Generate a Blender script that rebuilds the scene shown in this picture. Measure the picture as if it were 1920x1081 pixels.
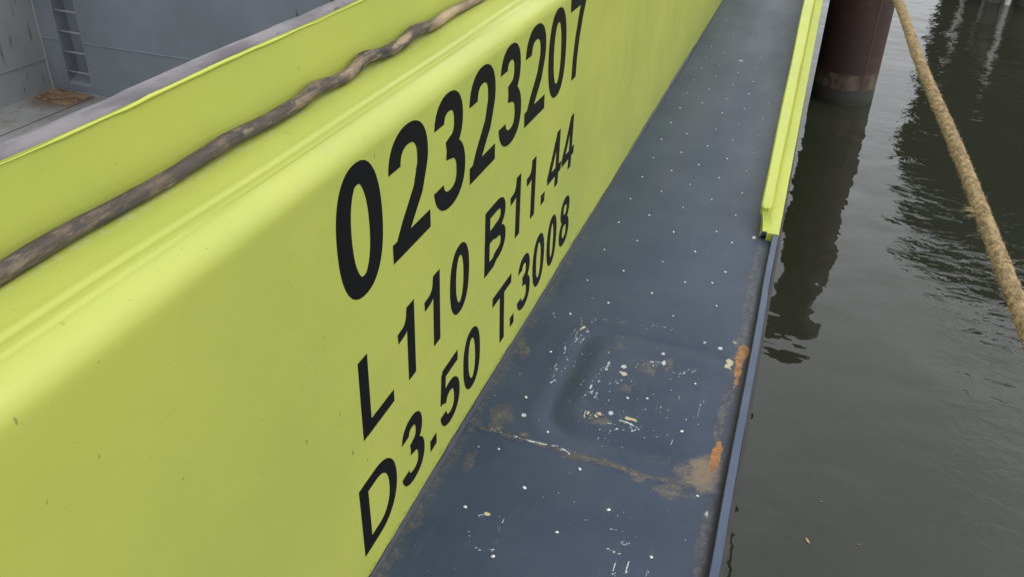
import bpy, math, random
import numpy as np
from mathutils import Matrix, Vector
for o in list(bpy.data.objects): bpy.data.objects.remove(o)
S = bpy.context.scene
R = math.radians
random.seed(7); rng = np.random.default_rng(11)

# ------------------------------------------------------------------ camera
cd = bpy.data.cameras.new('camera'); cam = bpy.data.objects.new('camera', cd); S.collection.objects.link(cam)
cd.sensor_width = 36.0; cd.lens = 30.71; cd.clip_start = 0.05; cd.clip_end = 2000
RT = ((0.9456515, 0.1845981, -0.26770653), (0.32434132, -0.47628276, 0.81728663), (0.02336555, -0.85969662, -0.5102703))
cam.matrix_world = Matrix(((RT[0][0], -RT[0][1], -RT[0][2], 0.703), (RT[1][0], -RT[1][1], -RT[1][2], 0.0),
                           (RT[2][0], -RT[2][1], -RT[2][2], 1.55), (0, 0, 0, 1)))
S.camera = cam

# ------------------------------------------------------------------ sky, sun, exposure
SUN_EL, SUN_AZ = R(48), R(78)          # azimuth measured from +Y towards +X
w = bpy.data.worlds.new('World'); S.world = w; w.use_nodes = True
nt = w.node_tree; nt.nodes.clear()
def wn(t, **k):
    n = nt.nodes.new(t)
    for a, b in k.items(): setattr(n, a, b)
    return n
sky = wn('ShaderNodeTexSky', sky_type='NISHITA', sun_disc=False, sun_elevation=SUN_EL, sun_rotation=SUN_AZ, air_density=1.0, dust_density=4.0)
hsv = wn('ShaderNodeHueSaturation'); hsv.inputs['Saturation'].default_value = 0.22
cl = wn('ShaderNodeTexNoise'); cl.inputs['Scale'].default_value = 2.2; cl.inputs['Detail'].default_value = 5
mr = wn('ShaderNodeMapRange'); mr.inputs[1].default_value = .3; mr.inputs[2].default_value = .7; mr.inputs[3].default_value = 6.6; mr.inputs[4].default_value = 11.2
mix = wn('ShaderNodeMix', data_type='RGBA'); mix.inputs[0].default_value = 0.72
tint = wn('ShaderNodeMix', data_type='RGBA', blend_type='MULTIPLY'); tint.inputs[0].default_value = 1; tint.inputs[7].default_value = (.97, 1.0, 1.03, 1)
bg = wn('ShaderNodeBackground'); bg.inputs[1].default_value = 0.13
wo = wn('ShaderNodeOutputWorld'); tcw = wn('ShaderNodeTexCoord')
lk = nt.links.new
lk(tcw.outputs['Generated'], cl.inputs['Vector']); lk(cl.outputs[0], mr.inputs[0])
lk(sky.outputs[0], hsv.inputs['Color']); lk(hsv.outputs[0], mix.inputs[6]); lk(mr.outputs[0], tint.inputs[6]); lk(tint.outputs[2], mix.inputs[7])
lk(mix.outputs[2], bg.inputs[0]); lk(bg.outputs[0], wo.inputs[0])
sd = bpy.data.lights.new('sun', 'SUN'); sd.energy = 0.78; sd.angle = R(40); sd.color = (1, .97, .92)
so = bpy.data.objects.new('sun', sd); S.collection.objects.link(so)
sdir = Vector((math.sin(SUN_AZ)*math.cos(SUN_EL), math.cos(SUN_AZ)*math.cos(SUN_EL), math.sin(SUN_EL)))
so.rotation_euler = sdir.to_track_quat('Z', 'Y').to_euler(); so.location = (0, 0, 20)
S.view_settings.view_transform = 'Standard'; S.view_settings.look = 'None'; S.view_settings.gamma = 1
S.view_settings.use_curve_mapping = False; S.view_settings.exposure = 0.52

# ------------------------------------------------------------------ helpers
def new_obj(name, me, mat=None, parent=None, smooth=False):
    o = bpy.data.objects.new(name, me); S.collection.objects.link(o)
    if mat is not None and not me.materials: me.materials.append(mat)
    if parent is not None:
        o.parent = parent; o.matrix_parent_inverse = parent_world[parent.name].inverted()
    parent_world[o.name] = Matrix.Identity(4)
    if smooth is not None and mat is not None: me.polygons.foreach_set('use_smooth', [smooth]*len(me.polygons))
    return o
parent_world = {}
def mesh(name, v, f):
    m = bpy.data.meshes.new(name); m.from_pydata([tuple(map(float, p)) for p in v], [], f); m.update(); return m
def grid_mesh(name, P, close_u=False):
    """P[n, m, 3] array of points -> quads. close_u closes the second index."""
    n, m = P.shape[:2]
    idx = np.arange(n*m).reshape(n, m)
    if close_u: nx = np.roll(idx, -1, 1); a, b, c, d = idx[:-1], nx[:-1], nx[1:], idx[1:]
    else: a, b, c, d = idx[:-1, :-1], idx[:-1, 1:], idx[1:, 1:], idx[1:, :-1]
    F = np.stack([a, b, c, d], -1).reshape(-1, 4).astype(np.int32)
    me = bpy.data.meshes.new(name)
    me.vertices.add(n*m); me.vertices.foreach_set('co', P.reshape(-1).astype(np.float32))
    me.loops.add(F.size); me.loops.foreach_set('vertex_index', F.reshape(-1))
    me.polygons.add(len(F)); me.polygons.foreach_set('loop_start', np.arange(0, F.size, 4, dtype=np.int32))
    me.polygons.foreach_set('loop_total', np.full(len(F), 4, np.int32))
    me.update(); me.validate(); return me
def box_mesh(name, x0, x1, y0, y1, z0, z1, bev=0.0):
    v = [(x, y, z) for z in (z0, z1) for y in (y0, y1) for x in (x0, x1)]
    f = [(0, 2, 3, 1), (4, 5, 7, 6), (0, 1, 5, 4), (2, 6, 7, 3), (0, 4, 6, 2), (1, 3, 7, 5)]
    m = mesh(name, v, f)
    if bev:
        import bmesh
        b = bmesh.new(); b.from_mesh(m); bmesh.ops.bevel(b, geom=b.edges[:], offset=bev, segments=2, affect='EDGES'); b.to_mesh(m); b.free()
    return m
def empty(name, loc):
    o = bpy.data.objects.new(name, None); S.collection.objects.link(o); o.location = loc
    o.empty_display_size = .3; parent_world[o.name] = Matrix.Translation(loc); return o
def tag(o, label, cat, group=None):
    o['label'] = label; o['category'] = cat
    if group: o['group'] = group
    return o
def tube(name, pts, rad, seg=12, cap=True):
    pts = np.asarray(pts, float); n = len(pts); rad = np.broadcast_to(rad, (n,))
    T = np.gradient(pts, axis=0); T /= np.linalg.norm(T, axis=1)[:, None]
    up = np.array([0, 0, 1.]) if abs(T[0][2]) < .9 else np.array([1., 0, 0])
    A = np.cross(T, up); A /= np.linalg.norm(A, axis=1)[:, None]; B = np.cross(A, T)
    th = np.linspace(0, 2*np.pi, seg, endpoint=False)
    P = pts[:, None]+rad[:, None, None]*(np.cos(th)[None, :, None]*A[:, None]+np.sin(th)[None, :, None]*B[:, None])
    if cap:
        P = np.concatenate([np.repeat(pts[:1, None], seg, 1), P, np.repeat(pts[-1:, None], seg, 1)])
    return grid_mesh(name, P, True)
_perm = rng.random((256, 256))
def vnoise(x, y):
    xi = np.floor(x).astype(int); yi = np.floor(y).astype(int); fx = x-xi; fy = y-yi
    fx = fx*fx*(3-2*fx); fy = fy*fy*(3-2*fy); g = lambda a, b: _perm[a % 256, b % 256]
    return (g(xi, yi)*(1-fx)+g(xi+1, yi)*fx)*(1-fy)+(g(xi, yi+1)*(1-fx)+g(xi+1, yi+1)*fx)*fy
def fbm(x, y, o=4):
    s = 0; a = .5
    for i in range(o): s = s+a*vnoise(x*2**i+17*i, y*2**i+31*i); a *= .5
    return s/(1-.5**o)
def sstep(a, b, x):
    t = np.clip((x-a)/(b-a), 0, 1); return t*t*(3-2*t)

# ------------------------------------------------------------------ material helpers
class NM:
    def __init__(s, name):
        s.m = bpy.data.materials.new(name); s.m.use_nodes = True; s.t = s.m.node_tree; s.b = s.t.nodes['Principled BSDF']
        s.tc = s.t.nodes.new('ShaderNodeTexCoord')
    def n(s, t, **k):
        q = s.t.nodes.new(t)
        for a, b in k.items(): setattr(q, a, b)
        return q
    def l(s, a, b): s.t.links.new(a, b)
    def coord(s, scale=(1, 1, 1)):
        mp = s.n('ShaderNodeMapping'); mp.inputs['Scale'].default_value = scale; s.l(s.tc.outputs['Object'], mp.inputs[0]); return mp.outputs[0]
    def noise(s, scale, detail=4, stretch=(1, 1, 1), rough=.55, dist=0):
        q = s.n('ShaderNodeTexNoise'); q.inputs['Scale'].default_value = scale; q.inputs['Detail'].default_value = detail
        q.inputs['Roughness'].default_value = rough; q.inputs['Distortion'].default_value = dist
        s.l(s.coord(stretch), q.inputs['Vector']); return q.outputs[0]
    def ramp(s, v, a, b, lo=0., hi=1.):
        q = s.n('ShaderNodeMapRange'); q.interpolation_type = 'SMOOTHSTEP'
        q.inputs[1].default_value = a; q.inputs[2].default_value = b; q.inputs[3].default_value = lo; q.inputs[4].default_value = hi
        s.l(v, q.inputs[0]); return q.outputs[0]
    def math(s, op, a, b):
        q = s.n('ShaderNodeMath', operation=op)
        for i, v in enumerate((a, b)):
            if isinstance(v, (int, float)): q.inputs[i].default_value = v
            else: s.l(v, q.inputs[i])
        return q.outputs[0]
    def mixc(s, fac, a, b):
        q = s.n('ShaderNodeMix', data_type='RGBA')
        if isinstance(fac, (int, float)): q.inputs[0].default_value = fac
        else: s.l(fac, q.inputs[0])
        for i, v in ((6, a), (7, b)):
            if isinstance(v, tuple): q.inputs[i].default_value = (*v, 1)
            else: s.l(v, q.inputs[i])
        return q.outputs[2]
    def xyz(s):
        q = s.n('ShaderNodeSeparateXYZ'); s.l(s.tc.outputs['Object'], q.inputs[0]); return q.outputs
    def attr(s, name):
        q = s.n('ShaderNodeAttribute', attribute_name=name); return q.outputs['Fac']
    def set(s, **k):
        for a, v in k.items():
            i = s.b.inputs[a.replace('_', ' ')]
            if isinstance(v, tuple): i.default_value = (*v, 1)
            elif isinstance(v, (int, float)): i.default_value = v
            else: s.l(v, i)
        return s
    def bump(s, h, strength=.3, dist=.01, prev=None):
        q = s.n('ShaderNodeBump'); q.inputs['Strength'].default_value = strength; q.inputs['Distance'].default_value = dist
        s.l(h, q.inputs['Height'])
        if prev is not None: s.l(prev, q.inputs['Normal'])
        s.l(q.outputs[0], s.b.inputs['Normal']); return q.outputs[0]

# lime coaming paint
YEL = (0.385, 0.425, 0.078)
def lime(name, worn_strip=False, base=YEL, scuff=True):
    k = NM(name)
    c = k.mixc(k.ramp(k.noise(1.7, 4), .3, .75), base, tuple(v*q for v, q in zip(base, (.88, .93, .95))))
    c = k.mixc(k.ramp(k.noise(7, 5, (1, .6, 1)), .5, .8, 0, .22), c, tuple(v*q for v, q in zip(base, (.8, .82, .9))))
    if scuff:
        sp = k.ramp(k.noise(46, 2, (1, 1.3, .6)), .715, .75)
        sp = k.math('MULTIPLY', sp, k.ramp(k.noise(3.1, 3), .42, .62))
        c = k.mixc(k.math('MULTIPLY', sp, .6), c, (.10, .11, .04))
        sp2 = k.ramp(k.noise(95, 2), .735, .775)
        c = k.mixc(k.math('MULTIPLY', sp2, .6), c, (.1, .11, .03))
        mp = k.n('ShaderNodeMapping'); mp.inputs['Rotation'].default_value = (R(38), 0, 0); mp.inputs['Scale'].default_value = (1, 2.2, 60)
        k.l(k.tc.outputs['Object'], mp.inputs[0])
        ln = k.n('ShaderNodeTexNoise'); ln.inputs['Scale'].default_value = 2.0; ln.inputs['Detail'].default_value = 1; k.l(mp.outputs[0], ln.inputs['Vector'])
        ls = k.math('MULTIPLY', k.ramp(ln.outputs[0], .74, .8), k.ramp(k.noise(2.3, 2), .5, .6))
        c = k.mixc(k.math('MULTIPLY', ls, .3), c, (.2, .22, .06))
        rn_ = k.math('MULTIPLY', k.ramp(k.noise(16, 4, (1, 1, .07), rough=.6), .56, .72, 0, .5), k.ramp(k.noise(1.3, 3), .42, .62))
        c = k.mixc(k.math('MULTIPLY', rn_, .35), c, (.30, .33, .10))
        rb = k.math('MULTIPLY', k.ramp(k.noise(48, 4, (1, .35, 1.4), rough=.7), .58, .72), k.ramp(k.noise(2.2, 2), .5, .62))
        c = k.mixc(k.math('MULTIPLY', rb, .3), c, (.26, .27, .13))
    if worn_strip:
        x, y, z = k.xyz()
        d = k.math('ADD', x, k.math('MULTIPLY', k.math('SUBTRACT', k.noise(9, 3), .5), .035))
        st = k.math('MULTIPLY', k.ramp(d, -.143, -.149), k.math('MULTIPLY', k.ramp(z, .97, .985), k.ramp(z, 1.006, 1.003)))
        st = k.math('MULTIPLY', st, k.ramp(k.noise(60, 5), .4, .65, 0, .5))
        c = k.mixc(st, c, (.42, .45, .22))
    k.set(Base_Color=c, Roughness=k.ramp(k.noise(5, 4), .3, .7, .34, .46), Specular_IOR_Level=.45)
    b1 = k.bump(k.noise(160, 3), .045, .003)
    b2 = k.bump(k.noise(14, 3), .1, .008, b1)
    k.bump(k.noise(2.6, 2), .22, .03, b2)
    return k.m
M = {}
M['lime'] = lime('lime_paint', True)
M['lime_bar'] = lime('lime_bar_paint', False, (.45, .49, .07), True)

k = NM('black_lettering')
c = k.mixc(k.ramp(k.noise(130, 3), .68, .76), (.0045, .0045, .005), (.022, .024, .015))
ch = k.math('MULTIPLY', k.ramp(k.noise(75, 2), .74, .77), k.ramp(k.noise(4, 2), .5, .6))
c = k.mixc(ch, c, (.4, .42, .25))
k.set(Base_Color=c, Roughness=k.ramp(k.noise(6, 3), .3, .7,   .32, .44), Specular_IOR_Level=.14); k.bump(k.noise(220, 2), .04, .002); M['black'] = k.m

k = NM('navy_weld'); k.set(Base_Color=k.mixc(k.noise(40, 3), (.007, .009, .02), (.017, .02, .034)), Roughness=.45); k.bump(k.noise(90, 3), .3, .004); M['navy'] = k.m

# side deck paint
k = NM('deck_paint')
x, y, z = k.xyz()
c = k.mixc(k.ramp(k.noise(3.2, 5), .3, .72), (.019, .032, .060), (.032, .046, .076))
c = k.mixc(k.ramp(k.noise(26, 5, (1, .25, 1)), .5, .82, 0, .3), c, (.05, .064, .09))
sc = k.ramp(k.noise(70, 3, (1, .06, 1)), .64, .74)
c = k.mixc(k.math('MULTIPLY', sc, k.ramp(k.noise(5, 3), .4, .7, 0, .4)), c, (.12, .135, .15))
fl = k.ramp(k.noise(170, 2), .73, .78)
c = k.mixc(k.math('MULTIPLY', fl, .5), c, (.2, .2, .18))
dn = k.noise(55, 6, rough=.7)
dirt = k.ramp(k.math('ADD', k.attr('dirt'), k.math('MULTIPLY', k.math('SUBTRACT', dn, .5), .9)), .3, .75)
c = k.mixc(k.math('MULTIPLY', dirt, k.ramp(k.noise(140, 4, rough=.7), .35, .65, .2, .85)), c, k.mixc(k.ramp(k.noise(40, 3), .35, .65), (.07, .055, .038), (.15, .125, .088)))
tn = k.ramp(k.math('ADD', k.attr('tan'), k.math('MULTIPLY', k.math('SUBTRACT', k.noise(120, 5, rough=.75), .5), 1.2)), .25, .95)
c = k.mixc(k.math('MULTIPLY', tn, .8), c, k.mixc(k.noise(35, 3), (.17, .13, .085), (.24, .165, .095)))
grime_shade = k.ramp(k.math('ADD', k.attr('grime_shade'), k.math('MULTIPLY', k.math('SUBTRACT', k.noise(30, 5), .5), .5)), .2, .9)
c = k.mixc(grime_shade, c, (.018, .017, .015))
rn = k.noise(80, 5, rough=.7)
rust = k.ramp(k.math('ADD', k.attr('rust'), k.math('MULTIPLY', k.math('SUBTRACT', rn, .5), 1.0)), .36, .66)
c = k.mixc(rust, c, k.mixc(k.ramp(k.noise(150, 4, rough=.7), .52, .68), k.mixc(k.ramp(k.noise(45, 4), .35, .65), (.22, .088, .018), (.38, .165, .038)), (.11, .05, .02)))
cn = k.noise(240, 3, rough=.7)
chip = k.ramp(k.math('ADD', k.attr('chip'), k.math('MULTIPLY', k.math('SUBTRACT', cn, .5), 1.3)), .45, .68)
c = k.mixc(chip, c, k.mixc(k.attr('cream'), (.40, .42, .43), (.44, .38, .21)))
k.set(Base_Color=c, Roughness=k.ramp(k.noise(4, 5, (1, .2, 1)), .3, .7, .38, .48), Specular_IOR_Level=.34)
b1 = k.bump(k.noise(60, 4, (1, .8, 1)), .010, .004)
k.bump(k.math('ADD', k.math('ADD', chip, rust), dirt), -.25, .0012, b1)
M['deck'] = k.m

k = NM('stud_metal'); k.set(Base_Color=k.mixc(k.ramp(k.noise(400, 2), .4, .7), (.6, .61, .62), (.28, .28, .27)), Roughness=.35, Metallic=.35); M['stud'] = k.m
k = NM('stud_base'); k.set(Base_Color=(.03, .036, .05), Roughness=.5); M['stud_base'] = k.m

k = NM('blue_lip')
c = k.mixc(k.ramp(k.noise(6, 4), .35, .7), (.036, .056, .102), (.052, .074, .122))
c = k.mixc(k.ramp(k.noise(45, 4), .66, .74), c, (.03, .03, .035))
k.set(Base_Color=c, Roughness=.42); k.bump(k.noise(50, 3), .12, .004); M['lip'] = k.m

k = NM('hull_side'); c = k.mixc(k.ramp(k.noise(6, 5), .45, .7), (.012, .012, .014), (.035, .022, .015)); k.set(Base_Color=c, Roughness=.6); k.bump(k.noise(20, 4), .4, .01); M['hull'] = k.m

k = NM('bare_cap')
c = k.mixc(k.ramp(k.noise(14, 5, (1, .35, 1)), .4, .62), (.085, .078, .087), (.165, .152, .162))
c = k.mixc(k.ramp(k.noise(60, 4, (1, .3, 1)), .6, .72), c, (.08, .06, .06))
k.set(Base_Color=c, Roughness=.6); k.bump(k.noise(30, 4), .5, .006); M['cap'] = k.m

def hold_mat(name, base, streak):
    k = NM(name)
    c = k.mixc(k.ramp(k.noise(.9, 5), .3, .7), base, tuple(v*.82 for v in base))
    c = k.mixc(k.ramp(k.noise(3.5, 5, (1, 1, .25)), .55, .8, 0, .5), c, tuple(v*1.2 for v in base))
    s1 = k.ramp(k.noise(13 if streak else 8, 4, (1, 1, .14), rough=.65), .60 if streak else .68, .65 if streak else .72)
    s1 = k.math('MULTIPLY', s1, k.ramp(k.noise(1.1, 3), .38 if streak else .55, .6))
    c = k.mixc(k.math('MULTIPLY', s1, .85), c, k.mixc(k.noise(7, 3), (.03, .022, .02), (.1, .05, .03)))
    k.set(Base_Color=c, Roughness=.55); k.bump(k.noise(2.2, 3), .25, .05)
    return k.m
M['bulk'] = hold_mat('grey_bulkhead', (.20, .22, .25), 0)
M['hside'] = hold_mat('grey_hold_side', (.22, .235, .245), 1.6)
k = NM('hold_floor')
c = k.mixc(k.ramp(k.noise(1.4, 5), .35, .7), (.235, .24, .235), (.18, .18, .17))
c = k.mixc(k.ramp(k.noise(6, 6, rough=.7), .55, .68, 0, .7), c, (.12, .105, .08))
c = k.mixc(k.ramp(k.noise(16, 4, (1, .3, 1)), .66, .72), c, (.05, .04, .03))
dv = k.n('ShaderNodeVectorMath', operation='DISTANCE'); k.l(k.tc.outputs['Object'], dv.inputs[0]); dv.inputs[1].default_value = (-9.63, 9.8, -2.8)
c = k.mixc(k.math('MULTIPLY', k.ramp(k.math('ADD', dv.outputs['Value'], k.math('MULTIPLY', k.noise(6, 5, rough=.7), .5)), .95, .5), .8), c, (.10, .055, .03))
k.set(Base_Color=c, Roughness=.65); k.bump(k.noise(5, 4), .3, .02); M['floor'] = k.m
k = NM('rust_plate')
c = k.mixc(k.ramp(k.noise(7, 6, (.5, 1.4, 1)), .35, .65), (.10, .045, .02), (.19, .135, .085))
c = k.mixc(k.ramp(k.noise(12, 4), .58, .68), c, (.05, .022, .012))
k.set(Base_Color=c, Roughness=.9); k.bump(k.noise(18, 5), .6, .02); M['rust'] = k.m
k = NM('rung_paint'); k.set(Base_Color=k.mixc(k.noise(20, 3), (.3, .31, .3), (.22, .22, .21)), Roughness=.5); M['rung'] = k.m
k = NM('red_paint'); k.set(Base_Color=k.mixc(k.noise(15, 3), (.2, .03, .022), (.13, .03, .025)), Roughness=.55); M['red'] = k.m

# driftwood
k = NM('weathered_wood')
base = k.mixc(k.ramp(k.noise(11, 5, (2, 1, 2), rough=.65), .42, .56), (.066, .049, .038), (.175, .125, .078))
base = k.mixc(k.ramp(k.noise(18, 5, (2.5, .8, 2.5), rough=.65), .5, .6), base, (.045, .037, .034))
base = k.mixc(k.ramp(k.noise(130, 4, (1.5, .1, 1.5), rough=.65), .45, .62, 0, .75), base, (.035, .027, .022))
base = k.mixc(k.ramp(k.noise(60, 5, (1.2, .28, 1.2), rough=.65), .56, .68, 0, .75), base, (.30, .235, .155))
x, y, z = k.xyz()
base = k.mixc(k.math('MULTIPLY', k.ramp(y, 1.6, .9), k.ramp(k.noise(14, 4, (2, .6, 2)), .32, .6, .9, .35)), base, (.05, .041, .038))
base = k.mixc(k.attr('dark'), base, (.012, .01, .01))
base = k.mixc(k.attr('pale'), base, k.mixc(k.noise(70, 4, (1, .3, 1)), (.42, .32, .2), (.25, .18, .11)))
k.set(Base_Color=base, Roughness=.72)
b1 = k.bump(k.noise(150, 4, (1.5, .12, 1.5)), .8, .004); k.bump(k.noise(30, 4), .4, .005, b1); M['wood'] = k.m

k = NM('rope_fibre')
c = k.mixc(k.ramp(k.noise(60, 5), .35, .68), (.15, .098, .045), (.38, .275, .145))
c = k.mixc(k.ramp(k.noise(9, 3), .5, .75, 0, .4), c, (.24, .2, .1))
k.set(Base_Color=c, Roughness=.85, Specular_IOR_Level=.25); k.bump(k.noise(260, 4, (1, .6, 1)), .9, .006); M['rope'] = k.m
k = NM('loose_fibre'); k.set(Base_Color=k.mixc(k.noise(90, 2), (.26, .18, .08), (.55, .43, .25)), Roughness=.8); M['fibre'] = k.m

# pile
k = NM('pile_steel')
x, y, z = k.xyz()
c = k.mixc(k.ramp(k.noise(1.6, 5, (1, 1, .4)), .35, .7), (.030, .014, .011), (.046, .020, .013))
c = k.mixc(k.ramp(k.noise(4, 5, (1, 1, 3)), .56, .74, 0, .8), c, (.075, .038, .018))
zz = k.math('ADD', z, k.math('MULTIPLY', k.math('SUBTRACT', k.noise(5, 4), .5), .06))
band = k.math('MULTIPLY', k.ramp(zz, -2.145, -2.155), k.ramp(k.noise(5, 4, (1, 1, .6)), .38, .56, .15, 1))
c = k.mixc(k.math('MULTIPLY', band, .85), c, k.mixc(k.noise(12, 5), (.085, .064, .045), (.15, .115, .08)))
wet = k.ramp(zz, -2.36, -2.40)
c = k.mixc(wet, c, k.mixc(k.noise(9, 4), (.028, .027, .024), (.045, .042, .035)))
alg = k.ramp(zz, -2.50, -2.56)
c = k.mixc(k.math('MULTIPLY', alg, .7), c, (.016, .022, .008))
k.set(Base_Color=c, Roughness=.6); k.bump(k.noise(9, 5), .3, .012); M['pile'] = k.m
k = NM('pile_seam'); k.set(Base_Color=(.2, .105, .075), Roughness=.7); M['pseam'] = k.m

# water
k = NM('river_water')
n1 = k.noise(.8, 2, (.9, 1, 1)); n2 = k.noise(2.6, 2, (.8, 1.1, 1), dist=.4); n3 = k.noise(8, 2, (.8, 1.1, 1))
am = k.ramp(k.noise(.33, 2), .42, .62, .5, 1.1)
xw, yw_, zw_ = k.xyz()
wind = k.ramp(k.math('ADD', xw, k.math('MULTIPLY', k.math('SUBTRACT', k.noise(.5, 3), .5), 2.2)), 1.5, 2.5)
n4 = k.noise(6.5, 3, (.7, 1.1, 1), dist=.6)
h = k.math('ADD', k.math('MULTIPLY', k.math('MULTIPLY', n4, wind), .34), k.math('MULTIPLY', n1, 2.1))
h = k.math('ADD', h, k.math('MULTIPLY', k.math('ADD', k.math('MULTIPLY', n2, .55), k.math('MULTIPLY', n3, .05)), am))
k.set(Base_Color=k.mixc(k.noise(.5, 3), (.018, .020, .012), (.022, .0245, .015)), Roughness=.015, IOR=1.333, Specular_IOR_Level=.8)
k.bump(h, .3, .06); M['water'] = k.m

def plain(name, a, b, r=.6, s=4):
    k = NM(name); k.set(Base_Color=k.mixc(k.ramp(k.noise(s, 4), .35, .65), a, b), Roughness=r); k.bump(k.noise(s*4, 3), .2, .01); return k.m
M['dark_ship'] = plain('dark_ship_hull', (.012, .012, .013), (.022, .02, .018))
M['fender'] = plain('grey_fender', (.07, .068, .062), (.11, .1, .09))
M['white_post'] = plain('white_post_paint', (.75, .75, .74), (.6, .6, .58))
M['leaf'] = plain('dry_leaf', (.42, .33, .13), (.3, .22, .08), .6, 60)
M['mud'] = plain('river_mud', (.03, .028, .02), (.045, .04, .03))

# ================================================================== STRUCTURE: water
WZ = -2.6
HXL, HXR, HYA, HYB = -10.8, .6, -15.9, 25.9        # opening where the hull sits
wm = mesh('water', [(-400, -400, WZ), (400, -400, WZ), (400, 600, WZ), (-400, 600, WZ), (HXL, HYA, WZ), (HXR, HYA, WZ), (HXR, HYB, WZ), (HXL, HYB, WZ)],
          [(0, 1, 5, 4), (1, 2, 6, 5), (2, 3, 7, 6), (3, 0, 4, 7)])
wo_ = new_obj('water', wm, M['water']); wo_['kind'] = 'structure'

# ================================================================== BARGE
barge = empty('barge', (-5, 10, -3.5))
tag(barge, 'cargo barge with lime painted coaming, navy side deck and open grey hold', 'barge')
YA, YB = -16.0, 26.0
def wallx(y, z):
    return .0022*np.sin(y*2.1+z*1.3+.6)+.0014*np.sin(y*5.3-z*3+1.7)+.001*np.sin(z*9+y*1.1)
# coaming profile: foot, wall, rounded shoulder, ledge, fillet, inner wall, top
prof = []
for z in np.linspace(-.02, .948, 34): prof.append((0, z))
RS = .044
for a in np.linspace(0, 90, 14)[1:]: prof.append((-RS+RS*math.cos(R(a)), .953+RS*math.sin(R(a))))
for x in np.concatenate([np.linspace(-.048, -.09, 14), np.linspace(-.1, -.178, 7)]): prof.append((x, .997-.0016*math.exp(-((x+.072)/.006)**2)+.0008*math.exp(-((x+.084)/.006)**2)))
for a in np.linspace(0, 90, 5)[1:]: prof.append((-.178-.012*math.sin(R(a)), 1.009-.012*math.cos(R(a))))
for z in np.linspace(1.02, 1.130, 6): prof.append((-.190, z))
prof = np.array(prof)
yy = np.concatenate([np.arange(YA, 0, .1), np.arange(0, 8, .03), np.arange(8, YB+.01, .2)])
P = np.zeros((len(yy), len(prof), 3)); Yg = yy[:, None]
P[..., 0] = prof[None, :, 0]; P[..., 1] = Yg; P[..., 2] = prof[None, :, 1]
wallmask = sstep(1.0, .93, prof[:, 1])[None]
P[..., 0] += wallx(Yg, prof[None, :, 1])*wallmask
ledge = ((prof[:, 0] < -.05) & (prof[:, 1] < 1.012))[None]
P[..., 2] += ledge*(.0018*np.sin(Yg*3.3)+.0012*np.sin(Yg*8.1+2))
top = (prof[:, 1] > 1.012)[None]*np.clip((prof[:, 1]-1.012)/.118, 0, 1)[None]
TOPW = lambda y: .0008*np.sin(y*4.3)+.0009*np.sin(y*11+1)+.002*np.sin(y*1.1)
P[..., 2] += top*TOPW(Yg)
P[..., 0] += top*(.003*np.sin(Yg*2.6+.5)+.0015*np.sin(Yg*9))
coaming = new_obj('coaming', grid_mesh('coaming', P[:, ::-1]), M['lime'], barge, True)
# worn steel cap on top
ys = np.concatenate([np.arange(YA, 0, .1), np.arange(0, 9, .025), np.arange(9, YB+.01, .2)])
zt = 1.131+TOPW(ys); xo = -.190+.003*np.sin(ys*2.6+.5)+.0015*np.sin(ys*9)
rag = .0025*(fbm(ys*22, ys*0+3)-.5)*2
cp = np.stack([np.stack([xo-.001+rag, ys, zt-.004], 1), np.stack([xo-.0025+rag, ys, zt+.0025+rag*.4], 1), np.stack([xo-.018, ys, zt+.0055+.002*np.sin(ys*17)], 1),
               np.stack([xo-.036-rag*1.5, ys, zt+.003], 1), np.stack([xo-.043-rag*1.6, ys, zt-.006], 1), np.stack([xo-.043, ys, zt-.05], 1)], 1)
new_obj('coaming_cap', grid_mesh('coaming_cap', cp[:, ::-1]), M['cap'], barge, True)
# paint edge line on the outer lip of the cap
ed = np.stack([xo+.0022, ys, zt-.004+rag*.7], 1)
new_obj('painted_edge', tube('painted_edge', ed, .0022+.0012*np.sin(ys*7)+.0025*(fbm(ys*12, ys*0+4)-.5), 6), M['lime_bar'], coaming, True)
# foot weld
ys = np.concatenate([np.arange(YA, .8, .1), np.arange(.8, 9, .012), np.arange(9, YB, .2)])
nz = fbm(ys*9, ys*0+5)-.5; nz2 = fbm(ys*30, ys*0+9)-.5
wp = np.stack([np.stack([wallx(ys, 0)+.0015, ys, .0095+.006*nz+.004*nz2], 1), np.stack([.004+.0015*nz2, ys, .008+.004*nz], 1),
               np.stack([.007+.002*nz2, ys, .0055+.002*nz], 1), np.stack([.010+.003*nz2, ys, .0045+.002*nz2], 1), np.stack([.0135+.004*nz, ys, -.002+0*ys], 1)], 1)
new_obj('foot_weld', grid_mesh('foot_weld', wp[:, ::-1]), M['navy'], coaming, True)

cv, cf = [], []                       # hairline crack in the paint above the weld
for ycr in np.arange(1.0, 3.4, .02):
    if random.random() < .55:
        zc = .0205+.004*math.sin(ycr*9); o = len(cv); hw = random.uniform(.0003, .0009); l = random.uniform(.008, .02)
        cv.extend([(float(wallx(ycr+q*l, zc))+.0006, ycr+q*l, zc+sg_*hw) for q in (0, 1) for sg_ in (-1, 1)]); cf.append((o, o+2, o+3, o+1))
new_obj('paint_crack', mesh('paint_crack', cv, cf), M['black'], coaming)['kind'] = 'stuff'

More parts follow.
